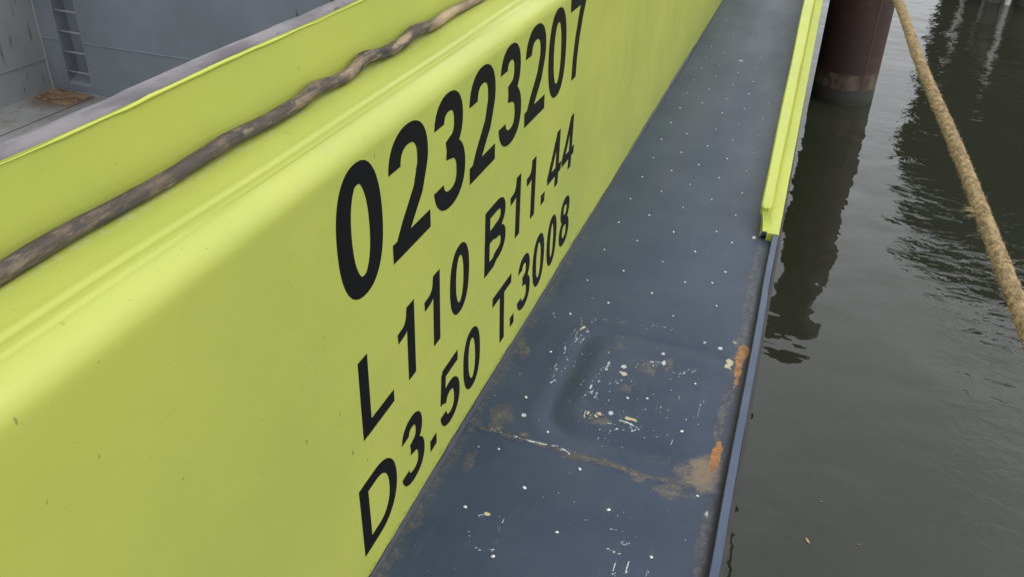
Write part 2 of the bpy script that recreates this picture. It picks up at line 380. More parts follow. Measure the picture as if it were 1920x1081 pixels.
# ---- painted lettering
def se(cx, cy, rx, ry, a0, a1, n=26, p=2.25):
    a = np.radians(np.linspace(a0, a1, n)); c, s = np.cos(a), np.sin(a)
    return np.stack([cx+rx*np.sign(c)*np.abs(c)**(2/p), cy+ry*np.sign(s)*np.abs(s)**(2/p)], 1)
def line(*pts, n=8):
    out = []
    for a, b in zip(pts[:-1], pts[1:]):
        for t in np.linspace(0, 1, n, endpoint=False): out.append((a[0]+(b[0]-a[0])*t, a[1]+(b[1]-a[1])*t))
    out.append(pts[-1]); return np.array(out)
def glyph(ch, w_, h):
    """list of (centre line, closed, start cut, end cut); widths follow direction"""
    tv, th = .195*h, .155*h; a, b = tv/2, th/2; st = []
    if ch == '0': st.append((se(w_/2, h/2, w_/2-a, h/2-b, 90, 450, 64)[:-1], True, None, None))
    elif ch == '1':
        st.append((line((w_-a, 0), (w_-a, h), n=10), False, None, None))
        st.append((np.concatenate([line((0, .715*h), (.18*w_, .725*h), n=3)[:-1], se(.18*w_, .96*h, w_-tv*.72-.18*w_, .235*h, -90, 0, 10)]), False, None, None, .125*h))
    elif ch == '2':
        top = se(w_/2, h*.70, w_/2-a, h*.30-b, 176, -22, 30)
        st.append((np.concatenate([top, [(w_*.70, h*.43), (w_*.52, h*.32), (w_*.36, h*.22), (w_*.24, h*.125), (w_*.20, h*.08)]]), False, (1, 0), None))
        st.append((line((0, b*1.08), (w_, b*1.08), n=8), False, None, None))
    elif ch == '3':
        st.append((np.concatenate([se(w_*.49, h*.735, w_*.45-a, h*.265-b, 172, -80, 26), [(w_*.40, h*.525)]]), False, (1, 0), None))
        st.append((np.concatenate([[(w_*.40, h*.525)], se(w_*.49, h*.29, w_*.51-a, h*.29-b, 78, -172, 28)]), False, None, (1, 0)))
    elif ch == '5':
        st.append((line((w_*.13, h-b), (w_*.93, h-b), n=6), False, None, None))
        st.append((line((w_*.20, h*.95), (w_*.115, h*.47), n=6), False, None, None, tv*.78))
        st.append((se(w_*.49, h*.335, w_*.51-a, h*.335-b, 155, -170, 32), False, None, (1, 0)))
    elif ch == '4':
        st.append((line((w_*.70, 0), (w_*.70, h), n=10), False, None, None, tv*.95))
        st.append((line((0, h*.29), (w_, h*.29), n=8), False, None, None))
        st.append((line((w_*.07, h*.30), (w_*.66, h*.93), n=8), False, (1, 0), None, th*.98))
    elif ch == '7':
        st.append((line((0, h-b), (w_, h-b), n=8), False, None, None))
        st.append((np.array([(w_*.88, h*.90), (w_*.70, h*.72), (w_*.53, h*.47), (w_*.43, h*.23), (w_*.40, 0)]), False, None, (1, 0), tv*.98))
    elif ch == '8':
        st.append((se(w_/2, h*.745, w_*.455-a, h*.255-b, 90, 450, 40)[:-1], True, None, None))
        st.append((se(w_/2, h*.285, w_/2-a, h*.285-b, 90, 450, 44)[:-1], True, None, None))
    elif ch == 'L':
        st.append((line((a, 0), (a, h), n=10), False, None, None)); st.append((line((a, b), (w_, b), n=8), False, None, None))
    elif ch == 'T':
        st.append((line((w_/2, 0), (w_/2, h), n=10), False, None, None)); st.append((line((0, h-b), (w_, h-b), n=8), False, None, None))
    elif ch == 'D':
        st.append((line((a, 0), (a, h), n=10), False, None, None))
        st.append((np.concatenate([line((a, h-b), (w_*.42, h-b), n=3)[:-1], se(w_*.42, h/2, w_*.58-a, h/2-b, 90, -90, 30), line((w_*.42, b), (a, b), n=3)[1:]]), False, None, None))
    elif ch == 'B':
        st.append((line((a, 0), (a, h), n=10), False, None, None))
        st.append((np.concatenate([line((a, h-b), (w_*.55, h-b), n=3)[:-1], se(w_*.55, h*.755, w_*.41-a, h*.245-b, 90, -90, 20), line((w_*.55, h*.51+b*.8), (a, h*.51+b*.8), n=3)[1:]]), False, None, None))
        st.append((np.concatenate([line((a, h*.535), (w_*.55, h*.535), n=3)[:-1], se(w_*.55, h*.285+b*.35, w_*.45-a, h*.285-b*1.35, 90, -90, 20), line((w_*.55, b), (a, b), n=3)[1:]]), False, None, None))
    elif ch == '.':
        st.append((line((w_/2, 0), (w_/2, .175*h), n=4), False, None, None, w_))
    return st, tv, th
def char_mesh(ch, y0, y1, zb, h):
    st, tv, th = glyph(ch, y1-y0, h); V = []; F = []
    for kk, s in enumerate(st):
        pts, closed, c0, c1 = s[:4]; fixed = s[4] if len(s) > 4 else None
        T = (np.roll(pts, -1, 0)-np.roll(pts, 1, 0)) if closed else np.gradient(pts, axis=0)
        T /= np.linalg.norm(T, axis=1)[:, None]; N = np.stack([-T[:, 1], T[:, 0]], 1)
        th_ = np.full(len(pts), fixed) if fixed else np.sqrt((tv*T[:, 1])**2+(th*T[:, 0])**2)
        Lp = pts+N*th_[:, None]/2; Rp = pts-N*th_[:, None]/2
        for i, cut in ((0, c0), (-1, c1)):
            if cut is not None:      # horizontal terminal
                for Q in (Lp, Rp):
                    q = Q[i]; t = T[i]
                    if abs(t[1]) > .2: Q[i] = q-t*(q[1]-pts[i][1])/t[1]
        n = len(pts); o = len(V); d = .0009+.00025*kk
        for L_, R_ in zip(Lp, Rp):
            for q, dd in ((L_, -.001), (L_, d), (R_, d), (R_, -.001)):
                yq, zq = y0+q[0], zb+q[1]
                V.append((wallx(yq, zq)*float(sstep(1.0, .93, np.float64(zq)))+dd, yq, zq))
        for i in range(n if closed else n-1):
            A = o+4*i; B = o+4*((i+1) % n)
            for j in range(3): F.append((A+j, A+j+1, B+j+1, B+j))
    return mesh('character', V, F)
ROW1 = [('0', 1.1721, 1.345), ('2', 1.3800, 1.5622), ('3', 1.5900, 1.769), ('2', 1.7996, 1.9767), ('3', 2.0080, 2.1841), ('2', 2.2174, 2.4000), ('0', 2.4300, 2.6100), ('7', 2.6460, 2.8250)]
ROW2 = [('L', 1.2082, 1.3496), ('1', 1.3824, 1.4651), ('1', 1.5217, 1.6082), ('0', 1.6724, 1.7988), ('B', 1.9149, 2.0796), ('1', 2.118, 2.2037), ('1', 2.2609, 2.3434), ('.', 2.4102, 2.4478), ('4', 2.473, 2.6199), ('4', 2.6332, 2.7802)]
ROW3 = [('D', 1.1692, 1.3378), ('3', 1.3681, 1.4936), ('.', 1.5291, 1.5677), ('5', 1.5997, 1.728), ('0', 1.7591, 1.8836), ('T', 1.9856, 2.1429), ('.', 2.1387, 2.1717), ('3', 2.205, 2.327), ('0', 2.3542, 2.4765), ('0', 2.509, 2.6203), ('8', 2.6624, 2.7870)]
for row, zb, h in ((ROW1, .689, .266), (ROW2, .369, .192), (ROW3, .076, .187)):
    for ch, y0, y1 in row:
        nm = 'painted_dot' if ch == '.' else ('painted_digit' if ch.isdigit() else 'painted_letter')
        new_obj(nm, char_mesh(ch, y0, y1, zb, h), M['black'], coaming)

# ---- side deck: fine sheet with weld seams, raised pad, wear
xs = np.arange(0, .7365, .0035)
ys = np.concatenate([np.arange(YA, 1.1, .1), np.arange(1.1, 2.75, .0035), np.arange(2.75, 4.2, .008), np.arange(4.2, 9, .03), np.arange(9, YB+.01, .25)])
X, Y = np.meshgrid(xs, ys)
Z = .0010*np.sin(Y*2.1+X*2)+.0012*np.sin(X*9+Y*.7)+.0015*(fbm(X*5, Y*1.1, 2)-.5)
def seam_y(x): return 1.753-.055*x+.006*(fbm(x*14, x*0+2)-.5)
ds = Y-seam_y(X); Z += .0045*np.exp(-(ds/.011)**2)*(.75+.5*fbm(X*40, Y*40))-.004*np.exp(-(ds/.07)**2)
for ysm in (7.13,): Z += .003*np.exp(-((Y-ysm-.03*X)/.014)**2)
# raised rounded pad with a shallow trough round it
px_, py_ = .435, 2.07; qx = np.abs(X-px_)-.125; qy = np.abs(Y-py_)-.165
sdf = np.hypot(np.maximum(qx, 0), np.maximum(qy, 0))+np.minimum(np.maximum(qx, qy), 0)-.055
Z += .0046*sstep(.026, -.026, sdf)-.0036*np.exp(-((sdf-.045)/.024)**2)+.0012*np.exp(-((sdf-.10)/.02)**2)*sstep(.45, .25, X)
Z += .0010*(fbm(X*30, Y*30)-.5)*sstep(.12, .02, sdf)
Z += -.004*sstep(.69, .73, X)
chip = np.zeros_like(X); cream = np.zeros_like(X); rust = np.zeros_like(X); dirt = np.zeros_like(X); grime_shade = np.zeros_like(X); tan = np.zeros_like(X)
nA = fbm(X*60, Y*60, 4); nB = fbm(X*130+9, Y*130+4, 3); nC = fbm(X*22+3, Y*22+8, 4)
def px2deck(u, v):       # author's survey of the deck marks, photo pixel -> deck metres
    d = Vector((u-960, v-540.5, 1637.9)); wv = [sum(RT[i][j]*d[j] for j in range(3)) for i in range(3)]
    t = -1.55/wv[2]; return .703+wv[0]*t, wv[1]*t
def box_sel(x0, x1, y0, y1):
    j0, j1 = np.searchsorted(ys, (y0, y1)); i0, i1 = np.searchsorted(xs, (x0, x1)); return slice(max(j0-1, 0), j1+1), slice(max(i0-1, 0), i1+1)
def stroke(arr, pts, wd, amt=1.0, breakup=.5, isc=nA, cr=0):
    P_ = [px2deck(*p) for p in pts]
    for (ax, ay), (bx_, by_) in zip(P_[:-1], P_[1:]):
        m = 4*wd+.01; sl = box_sel(min(ax, bx_)-m, max(ax, bx_)+m, min(ay, by_)-m, max(ay, by_)+m)
        x, y = X[sl], Y[sl]; dx, dy = bx_-ax, by_-ay; L2 = dx*dx+dy*dy+1e-12
        t = np.clip(((x-ax)*dx+(y-ay)*dy)/L2, 0, 1); d = np.hypot(x-ax-t*dx, y-ay-t*dy)
        val = amt*sstep(wd*1.5, wd*.3, d+(isc[sl]-.5)*wd*2)*sstep(breakup-.15, breakup+.08, isc[sl]*.5+nB[sl]*.5+.0*d)
        arr[sl] = np.maximum(arr[sl], val)
        if cr: cream[sl] = np.maximum(cream[sl], cr*(val > .1))
def blob(arr, u, v, ru, rv, amt=1.0, soft=.5, isc=nA, cr=0, ragged=.8):
    cx, cy = px2deck(u, v); e = px2deck(u+ru, v); rx = abs(e[0]-cx)+1e-4; ry = abs(px2deck(u, v-rv)[1]-cy)+1e-4
    sl = box_sel(cx-2.2*rx, cx+2.2*rx, cy-2.2*ry, cy+2.2*ry); x, y = X[sl], Y[sl]
    d = np.hypot((x-cx)/rx, (y-cy)/ry)+(isc[sl]-.5)*ragged*2
    val = amt*sstep(1+soft, 1-soft, d); arr[sl] = np.maximum(arr[sl], val)
    if cr: cream[sl] = np.maximum(cream[sl], cr*(val > .05))
def scatter(arr, pts, n, spread, wd, amt=1.0, length=4, ang=None, cr=0):
    for _ in range(n):
        i = random.randrange(len(pts)-1); t = random.random()
        u = pts[i][0]+(pts[i+1][0]-pts[i][0])*t+random.gauss(0, spread); v = pts[i][1]+(pts[i+1][1]-pts[i][1])*t+random.gauss(0, spread*.6)
        a = ang if ang is not None else random.uniform(0, 6.28); a += random.gauss(0, .25); l = length*random.uniform(.3, 1.3)
        stroke(arr, [(u, v), (u+l*math.cos(a), v+l*math.sin(a))], wd*random.uniform(.6, 1.2), amt*random.uniform(.5, 1), .3, cr=cr)
# white and cream paint chips around the raised pad
scatter(chip, [(1102, 612), (1085, 632), (1060, 655), (1042, 690), (1032, 720)], 46, 7, .0016, .85, 6, 2.1)
scatter(chip, [(1105, 600), (1140, 596), (1200, 606), (1240, 612), (1270, 620)], 34, 3, .0016, .85, 7, .15)
stroke(chip, [(1088, 618), (1096, 612)], .004, 1, .2, cr=.8)
scatter(chip, [(1140, 682), (1122, 700), (1108, 728), (1100, 742)], 26, 5, .0011, .8, 12, 2.05)
scatter(chip, [(1128, 705), (1124, 728), (1116, 745)], 12, 3, .0011, .75, 12, 1.9)
stroke(chip, [(1134, 686), (1112, 712), (1100, 738)], .0014, .7, .5)
stroke(chip, [(1128, 708), (1124, 730), (1115, 748)], .0012, .65, .5)
stroke(chip, [(1142, 680), (1136, 694)], .0035, .9, .4)
blob(chip, 1170, 688, 6, 3.4, .9, .3, ragged=.3); blob(chip, 1243, 664, 4.5, 3, 1, .3, ragged=.2); blob(chip, 982, 777, 5, 3.2, .9, .3, ragged=.3); blob(chip, 1351, 653, 4.5, 2.6, 1, .3, ragged=.2); blob(chip, 1321, 642, 3.5, 2.2, 1, .3, ragged=.2)
blob(chip, 1171, 701, 9, 4, .8, .5, cr=.7); blob(chip, 1122, 776, 9, 4, .85, .7, cr=1); scatter(chip, [(1090, 772), (1125, 776)], 14, 3, .0024, 1, 6, 1.9, cr=1)
blob(chip, 1184, 786, 11, 4, .85, .7, cr=1); stroke(chip, [(1161, 788), (1180, 794), (1195, 803)], .003, 1, .3); blob(chip, 1146, 775, 5, 4, .8, .5)
scatter(chip, [(1140, 795), (1165, 806), (1200, 808)], 30, 6, .0016, .9, 3)
scatter(chip, [(1140, 725), (1165, 715), (1185, 712)], 20, 5, .0016, .7, 5); scatter(chip, [(1195, 690), (1220, 678), (1250, 688), (1262, 694)], 40, 7, .0017, .8, 5)
blob(chip, 1245, 682, 4, 5, .9, .5); scatter(chip, [(1268, 704), (1285, 700), (1300, 694)], 14, 3, .0018, .9, 6, -.4); stroke(chip, [(1312, 705), (1309, 716)], .0012, .8, .3); stroke(chip, [(1313, 762), (1305, 790)], .001, .6, .35)
scatter(chip, [(1210, 750), (1290, 790), (1330, 770)], 22, 16, .0014, .6, 3)
# lower plate: footprint like scuffs
scatter(chip, [(892, 1026), (926, 1028)], 30, 1.8, .0016, .95, 4, 1.8)
scatter(chip, [(880, 985), (884, 1003)], 9, 5, .0012, .8, 12, 1.8); scatter(chip, [(893, 965), (908, 966)], 6, 2, .0015, .8, 5, .3); blob(chip, 914, 962, 6, 4, .85, .4, cr=.9)
stroke(chip, [(946, 968), (941, 980)], .0014, .8, .3); scatter(chip, [(932, 985), (940, 995)], 12, 3, .0014, .8, 4)
scatter(chip, [(1134, 986), (1160, 992), (1188, 1004)], 20, 2, .0014, .85, 5, .4); scatter(chip, [(1130, 1024), (1150, 1032), (1172, 1035)], 14, 1.5, .0014, .9, 5, .25); scatter(chip, [(1150, 1014), (1188, 1018)], 16, 4, .0017, .9, 4)
stroke(chip, [(1157, 1048), (1149, 1068)], .0018, .9, .3); stroke(chip, [(1179, 1045), (1174, 1073)], .0016, .9, .3); scatter(chip, [(1145, 1072), (1185, 1070)], 14, 3, .0015, .8, 5); scatter(chip, [(1216, 1063), (1212, 1078)], 6, 2, .0014, .8, 5, 1.8)
scatter(chip, [(800, 1000), (1000, 900), (1200, 940), (1300, 1060)], 50, 45, .0011, .5, 4)
scatter(chip, [(860, 1010), (840, 1060), (900, 1000)], 14, 14, .0009, .45, 26, 2.1); scatter(chip, [(980, 900), (1050, 920)], 18, 30, .0009, .4, 22, 2.0)
scatter(chip, [(1240, 960), (1300, 1000), (1320, 980)], 16, 10, .0014, .7, 3); blob(chip, 1325, 963, 3, 6, .7, .6)
scatter(chip, [(1340, 1020), (1390, 480), (1420, 470)], 20, 6, .0014, .6, 4); blob(chip, 1414, 446, 4, 3, .8, .4, ragged=.4)
for _ in range(330):                     # fine specks over the worn pad and the near plate
    u, v_ = random.choice([(random.gauss(1190, 75), random.gauss(720, 60)), (random.gauss(1170, 60), random.gauss(790, 22)), (random.uniform(850, 1330), random.uniform(600, 1075)), (random.gauss(1080, 40), random.gauss(660, 50))])
    if random.random() < .4: stroke(chip, [(u, v_), (u+random.uniform(-4, 4), v_+random.uniform(2, 9))], .0009, random.uniform(.35, .8), .3)
    else: blob(chip, u, v_, random.uniform(.8, 1.9), random.uniform(.7, 1.4), random.uniform(.4, .95), .5, ragged=.3, cr=random.choice((0, 0, .7)))
# rings scuffed round two studs and scattered far chips
for (u, v) in ((1168, 508), (1243, 491)): scatter(chip, [(u-9, v+2), (u, v-3), (u+14, v+4)], 10, 2, .0018, .5, 5)
scatter(chip, [(1180, 500), (1300, 300), (1380, 150)], 14, 40, .002, .3, 4); blob(chip, 1388, 114, 5, 2, .8, .5)
# seam: white dashes then rust and dirt
scatter(chip, [(920, 803), (985, 823), (1030, 832), (1075, 845)], 40, 2, .0019, .95, 6, .25); stroke(chip, [(985, 822), (1000, 827)], .004, 1, .25); stroke(chip, [(1008, 829), (1024, 832)], .0035, .9, .3)
stroke(dirt, [(900, 800), (985, 823), (1075, 848), (1150, 868), (1210, 890), (1290, 905)], .011, .62, .3, nC); stroke(dirt, [(1060, 850), (1150, 868), (1205, 892)], .012, .8, .35)
stroke(rust, [(1160, 874), (1182, 881), (1203, 893)], .005, .5, .5); blob(dirt, 1195, 893, 12, 6, .95, .6); blob(dirt, 985, 812, 11, 4, .8, .5)
stroke(grime_shade, [(895, 797), (985, 820), (1075, 846), (1160, 868), (1300, 910)], .003, .75, .4)
stroke(dirt, [(1010, 800), (1150, 835), (1240, 858)], .008, .4, .45, nC)
# corner by the lip: big dirt fan and orange primer
blob(tan, 1318, 884, 36, 34, .85, .7, nC); blob(tan, 1285, 876, 42, 22, .6, .8, nC); blob(tan, 1385, 690, 18, 46, .55, .8, nC); blob(dirt, 1240, 862, 30, 12, .45, .7, nC); blob(dirt, 1258, 918, 26, 16, .75, .6, nC); blob(rust, 1343, 850, 10, 29, .95, .45, ragged=.6); blob(rust, 1330, 897, 16, 17, .42, .8); blob(rust, 1312, 882, 18, 24, .36, .8)
stroke(rust, [(1396, 652), (1388, 672), (1383, 700), (1380, 718)], .0135, .95, .2, nC); stroke(rust, [(1380, 718), (1372, 734)], .006, .6, .4); stroke(dirt, [(1368, 735), (1352, 785), (1345, 820)], .016, .72, .35)
blob(chip, 1367, 682, 8, 9, .8, .6, cr=.8); blob(chip, 1378, 642, 8, 3, .6, .6, cr=.8)
stroke(dirt, [(1425, 450), (1415, 520), (1400, 600), (1390, 650)], .02, .6, .35, nC); stroke(dirt, [(1330, 960), (1318, 1030), (1308, 1080)], .02, .6, .35, nC); blob(dirt, 1307, 1070, 8, 14, .8, .6)
grime_shade = np.maximum(grime_shade, .26*np.exp(-((sdf-.02)/.03)**2)*(.4+.9*nC)*sstep(.62, .2, X)*sstep(2.5, 2.0, Y)+.16*np.exp(-((sdf-.03)/.02)**2)*(.5+.8*nC))  # shade of the pad's left and near edges painted into its trough
# dirt along the coaming foot
dirt = np.maximum(dirt, (.56*sstep(.085, .015, X)+.0)*sstep(5.5, 2.0, Y)*(.55+.8*nC))
blob(dirt, 935, 790, 26, 30, .62, .6, nC); blob(dirt, 985, 655, 12, 16, .6, .6, nC); blob(dirt, 880, 860, 14, 26, .55, .6, nC); blob(dirt, 1165, 650, 12, 8, .5, .5); blob(dirt, 1125, 790, 20, 9, .72, .6); blob(dirt, 1215, 690, 22, 14, .6, .6); blob(dirt, 1255, 682, 8, 14, .7, .5); blob(dirt, 1170, 728, 14, 10, .6, .6)
blob(dirt, 930, 1015, 8, 10, .5, .5)
# grime in the gutter by the lip; bar's shade painted on the deck beside it
grime_shade = np.maximum(grime_shade, (.95*sstep(.680, .710, X+.012*(nC-.5)))*(.7+.5*nC)*sstep(3.3, 3.0, Y))
grime_shade = np.maximum(grime_shade, .7*sstep(.55, .70, X+.03*(nC-.5))*sstep(3.0, 3.3, Y)*(.6+.5*nC))
Pd = np.stack([X, Y, Z], -1)
dm = grid_mesh('side_deck', Pd)
for nm, ar in (('chip', chip), ('cream', cream), ('rust', rust), ('dirt', dirt), ('grime_shade', grime_shade), ('tan', tan)):
    at = dm.attributes.new(nm, 'FLOAT', 'POINT'); at.data.foreach_set('value', ar.reshape(-1).astype(np.float32))
deck = new_obj('side_deck', dm, M['deck'], barge, True)
def deck_z(x, y):
    j = min(np.searchsorted(ys, y), len(ys)-1); i = min(np.searchsorted(xs, x), len(xs)-1); return float(Z[j, i])
STUDS = [[0.1173, 4.6206], [0.4465, 4.7403], [0.3426, 4.6227], [0.5586, 4.6055], [0.1114, 4.3669], [0.4466, 4.4807], [0.3438, 4.358], [0.2154, 4.2353], [0.1108, 4.1088], [0.5629, 4.3468], [0.4439, 4.2345], [0.3361, 4.1056], [0.2308, 3.9735], [0.5597, 4.0935], [0.1199, 3.8564], [0.4468, 3.9757], [0.3325, 3.8528], [0.2267, 3.7358], [0.5505, 3.8538], [0.1166, 3.6131], [0.4411, 3.7315], [0.3311, 3.6116], [0.2259, 3.4903], [0.5575, 3.5996], [0.1173, 3.3647], [0.4419, 3.4831], [0.2225, 3.2377], [0.1211, 3.1267], [0.3403, 3.3635], [0.5561, 3.3623], [0.342, 3.1231], [0.5014, 3.186], [0.2231, 2.9984], [0.1223, 2.8794], [0.4475, 2.9887], [0.5704, 3.1113], [0.347, 2.8668], [0.2256, 2.7487], [0.1202, 2.6335], [0.4488, 2.745], [0.575, 2.868], [0.5409, 2.7727], [0.226, 2.512], [0.3527, 2.629], [0.1238, 2.3964], [0.4484, 2.5071], [0.576, 2.6211], [0.1266, 2.1623], [0.5702, 2.3851], [0.4576, 2.273], [0.5756, 2.1508], [0.4556, 2.0321], [0.4015, 2.0144], [0.1255, 1.9183], [0.2279, 1.798], [0.1265, 1.6833], [0.3485, 1.6866], [0.2362, 1.5677], [0.1219, 1.4525], [0.4536, 1.5675], [0.3552, 1.4533], [0.2385, 1.3304], [0.5815, 1.4545], [0.5743, 1.9205], [0.6522, 1.6937], [0.1045, 6.4755], [0.2025, 6.3432], [0.1108, 6.2247], [0.1064, 5.9355], [0.3316, 6.1874], [0.1107, 5.6717], [0.2114, 5.7955], [0.3379, 5.919], [0.4396, 5.7763], [0.2132, 5.5312], [0.1165, 5.4095], [0.4377, 5.5123], [0.3405, 5.3989], [0.2232, 5.267], [0.1094, 5.1502], [0.3389, 5.1383], [0.4425, 5.2484], [0.2205, 5.0128], [0.1147, 4.8886], [0.5685, 5.1294], [0.444, 5.0038], [0.3369, 4.8776], [0.2184, 4.749], [0.5637, 4.8753], [0.3312, 6.7286], [0.2048, 6.6205], [0.4336, 6.8791], [0.1092, 6.7142]]
for yq in np.arange(.1, 1.25, .25):      # same pattern carried on behind the viewer
    for q, xq in enumerate((.12, .228, .34, .45, .57)): STUDS.append([xq+random.gauss(0, .004), yq+.12*(q % 2)+random.gauss(0, .004)])
def stud_mesh(name, r, h, seg=10):
    rings = [(1.35, -.002), (1.25, .0006), (1.0, .0012), (.85, h*.7), (.5, h*.95), (0.02, h)]
    th = np.linspace(0, 2*np.pi, seg, endpoint=False); Pq = np.zeros((len(rings), seg, 3))
    for i, (a, zq) in enumerate(rings): Pq[i] = np.stack([a*r*np.cos(th), a*r*np.sin(th), np.full(seg, zq)], 1)
    me = grid_mesh(name, Pq, True); me.materials.append(M['stud']); me.materials.append(M['stud_base'])
    me.polygons.foreach_set('material_index', [1 if i < seg*2 else 0 for i in range(len(me.polygons))]); me.polygons.foreach_set('use_smooth', [True]*len(me.polygons)); return me
smeshes = [stud_mesh('deck_stud', r, h) for r, h in ((.0043, .0030), (.0036, .0027), (.0049, .0032))]
for (x, y) in STUDS:
    o = new_obj('deck_stud', random.choice(smeshes), None, deck); o.matrix_basis = Matrix.Translation((x, y, deck_z(x, y)-.0003)) @ Matrix.Rotation(random.uniform(0, 6.28), 4, 'Z') @ Matrix.Diagonal((random.uniform(.85, 1.25), random.uniform(.85, 1.1), 1, 1))

# ---- deck edge lip, rub strake, hull
ys2 = np.concatenate([np.arange(YA, .9, .1), np.arange(.9, 3.25, .02), np.arange(3.25, YB, .2)])
wv = .0012*np.sin(ys2*6)+.002*(fbm(ys2*5, ys2*0+1)-.5)
lp = np.stack([np.stack([.7125+wv, ys2, -.012+0*ys2], 1), np.stack([.7130+wv, ys2, .026+0*ys2], 1), np.stack([.7152+wv, ys2, .030+wv*.5], 1), np.stack([.7335+wv, ys2, .030+wv*.7], 1),
               np.stack([.7355+wv, ys2, .027+0*ys2], 1), np.stack([.7365+wv, ys2, .015+0*ys2], 1), np.stack([.7365+wv*.5, ys2, -.05+0*ys2], 1)], 1)
new_obj('deck_lip', grid_mesh('deck_lip', lp[:, ::-1]), M['lip'], barge)
hp = np.array([(.7375, -.02), (.748, -.03), (.7485, -.13), (.738, -.145), (.735, -.2), (.735, -3.1), (.6, -3.45), (-2, -3.5)])
ysh = np.array([YA, 0, 1, 2, 3, 4, 6, 10, YB]); Ph = np.zeros((len(ysh), len(hp), 3)); Ph[..., 0] = hp[None, :, 0]; Ph[..., 1] = ysh[:, None]; Ph[..., 2] = hp[None, :, 1]
new_obj('hull_side', grid_mesh('hull_side', Ph[:, ::-1]), M['hull'], barge)

# ---- lime foot rail starting part way along the deck edge
yr = np.concatenate([np.arange(3.185, 3.59, .03), np.arange(3.62, 12, .06)])
inn = lambda y: .706+.0005*(y-3.5); out = lambda y: .738+.0050*(y-3.5)
zp = .0335+.0008*np.sin(yr*9); rg = .0022*(fbm(yr*14, yr*0+6)-.5)
outp = np.minimum(out(yr), .79)
pl = np.stack([np.stack([.690+0*yr, yr, -.002+0*yr], 1), np.stack([.6905+rg, yr, zp], 1), np.stack([outp-.003+rg, yr, zp+rg], 1), np.stack([outp+rg, yr, zp-.004], 1), np.stack([outp, yr, -.03+0*yr], 1)], 1)
rail = new_obj('foot_rail', grid_mesh('foot_rail', pl[:, ::-1]), M['lime_bar'], barge, False)
new_obj('end_plate', mesh('end_plate', [pl[0][i] for i in range(5)], [(0, 1, 2, 3, 4)]), M['lime_bar'], rail)
htop = lambda y: .100+.055*np.clip(y-3.25, 0, 6)          # bar climbs slowly away from its end
wl = lambda y: .6485-.006*np.clip(y-3.25, 0, 6); wr = lambda y: .6905+.0018*np.clip(y-3.25, 0, 6)
yb_ = np.concatenate([[3.275, 3.28, 3.29, 3.31], np.arange(3.36, 12, .1)])
ins = np.array([.012, .007, .003, 0]+[0]*(len(yb_)-4)); zt = htop(yb_)+.0012*np.sin(yb_*5); th_ = .052
L_, R__ = wl(yb_)+.0012*np.sin(yb_*4), wr(yb_)+.001*np.sin(yb_*6+1)
ring = [(L_+.003+ins, zt-th_+.006), (L_+ins, zt-th_+.010), (L_+ins, zt-.007), (L_+.006+ins, zt-ins*.6), (R__-.005-ins, zt-ins*.6), (R__-ins, zt-.005), (R__+.003-ins, zt-th_*.6), (R__-.004, zt-th_)]
Pb = np.stack([np.stack([a, yb_, b], 1) for a, b in ring], 1)
cen = Pb[:1].mean(1, keepdims=True).repeat(8, 1); Pb = np.concatenate([cen, Pb])
new_obj('top_bar', grid_mesh('top_bar', Pb[:, ::-1], True), M['lime_bar'], rail)
# web between plate and bar, its near end cut in a hollow curve
yw = np.array([3.20, 3.22, 3.235, 3.25, 3.26, 3.268, 3.274, 3.28, 3.33]+list(np.arange(3.4, 12, .15)))
hz = np.array([.030, .0345, .039, .046, .055, .066, .078, .088, .092]+[0]*(len(yw)-9)); zw = np.where(np.arange(len(yw)) < 9, hz, htop(yw)-.01)
xb = .7055+.0004*(yw-3); xt = xb-(xb-(wr(yw)-.004))*np.clip((zw-.03)/.06, 0, 1)
web = np.stack([np.stack([xb-.042, yw, .0+0*yw], 1), np.stack([xt-.032, yw, zw], 1), np.stack([xt, yw, zw], 1), np.stack([xb, yw, .030+0*yw], 1)], 1)
new_obj('web', grid_mesh('web', web[:, ::-1]), M['lime_bar'], rail)
new_obj('web_end', mesh('web_end', [web[0][i] for i in range(4)], [(0, 1, 2, 3)]), M['lip'], rail)

# ---- mooring bitts far along the deck, where the rope is made fast
bitt = new_obj('bitt_base', box_mesh('bitt_base', .28, .62, 12.15, 12.95, .002, .05, .01), M['lip'], barge)
for yq in (12.35, 12.75):
    new_obj('bitt_post', tube('bitt_post', [(.45, yq, .05), (.45, yq, .3), (.45, yq, .62), (.45, yq, .66)], [.09, .09, .09, .105], 20), M['lip'], bitt, True)

# ---- hold
HZ = -2.8; HX = -10.06
ybk = lambda x: 10.09-.0634*(x-HX)
hs = new_obj('hold_side_wall', box_mesh('hold_side_wall', -.231, -.2265, YA, ybk(-.23), HZ, 1.118), M['hside'], barge)
fs = new_obj('far_side_wall', box_mesh('far_side_wall', HX-.012, HX, -16, 10.3, HZ, 1.13), M['hside'], barge)
new_obj('weld_seam', box_mesh('weld_seam', HX, HX+.012, -16, 10.06, -2.346, -2.330), M['hside'], fs)
new_obj('far_side_deck', box_mesh('far_side_deck', -10.85, HX-.02, -16, YB, -.05, 0), M['deck'], barge)
new_obj('corner_weld', tube('corner_weld', [(HX+.012, ybk(HX)-.012, z) for z in np.linspace(HZ, 1.1, 30)], .014, 8), M['rung'], fs)
new_obj('hold_floor', mesh('hold_floor', [(HX, -16, HZ), (-.228, -16, HZ), (-.228, ybk(-.228), HZ), (HX, ybk(HX), HZ)], [(0, 1, 2, 3)]), M['floor'], barge)
fsm = new_obj('floor_weld', box_mesh('floor_weld', -9.217, -9.208, -10, 9.95, HZ, HZ+.006), M['hull'], barge)
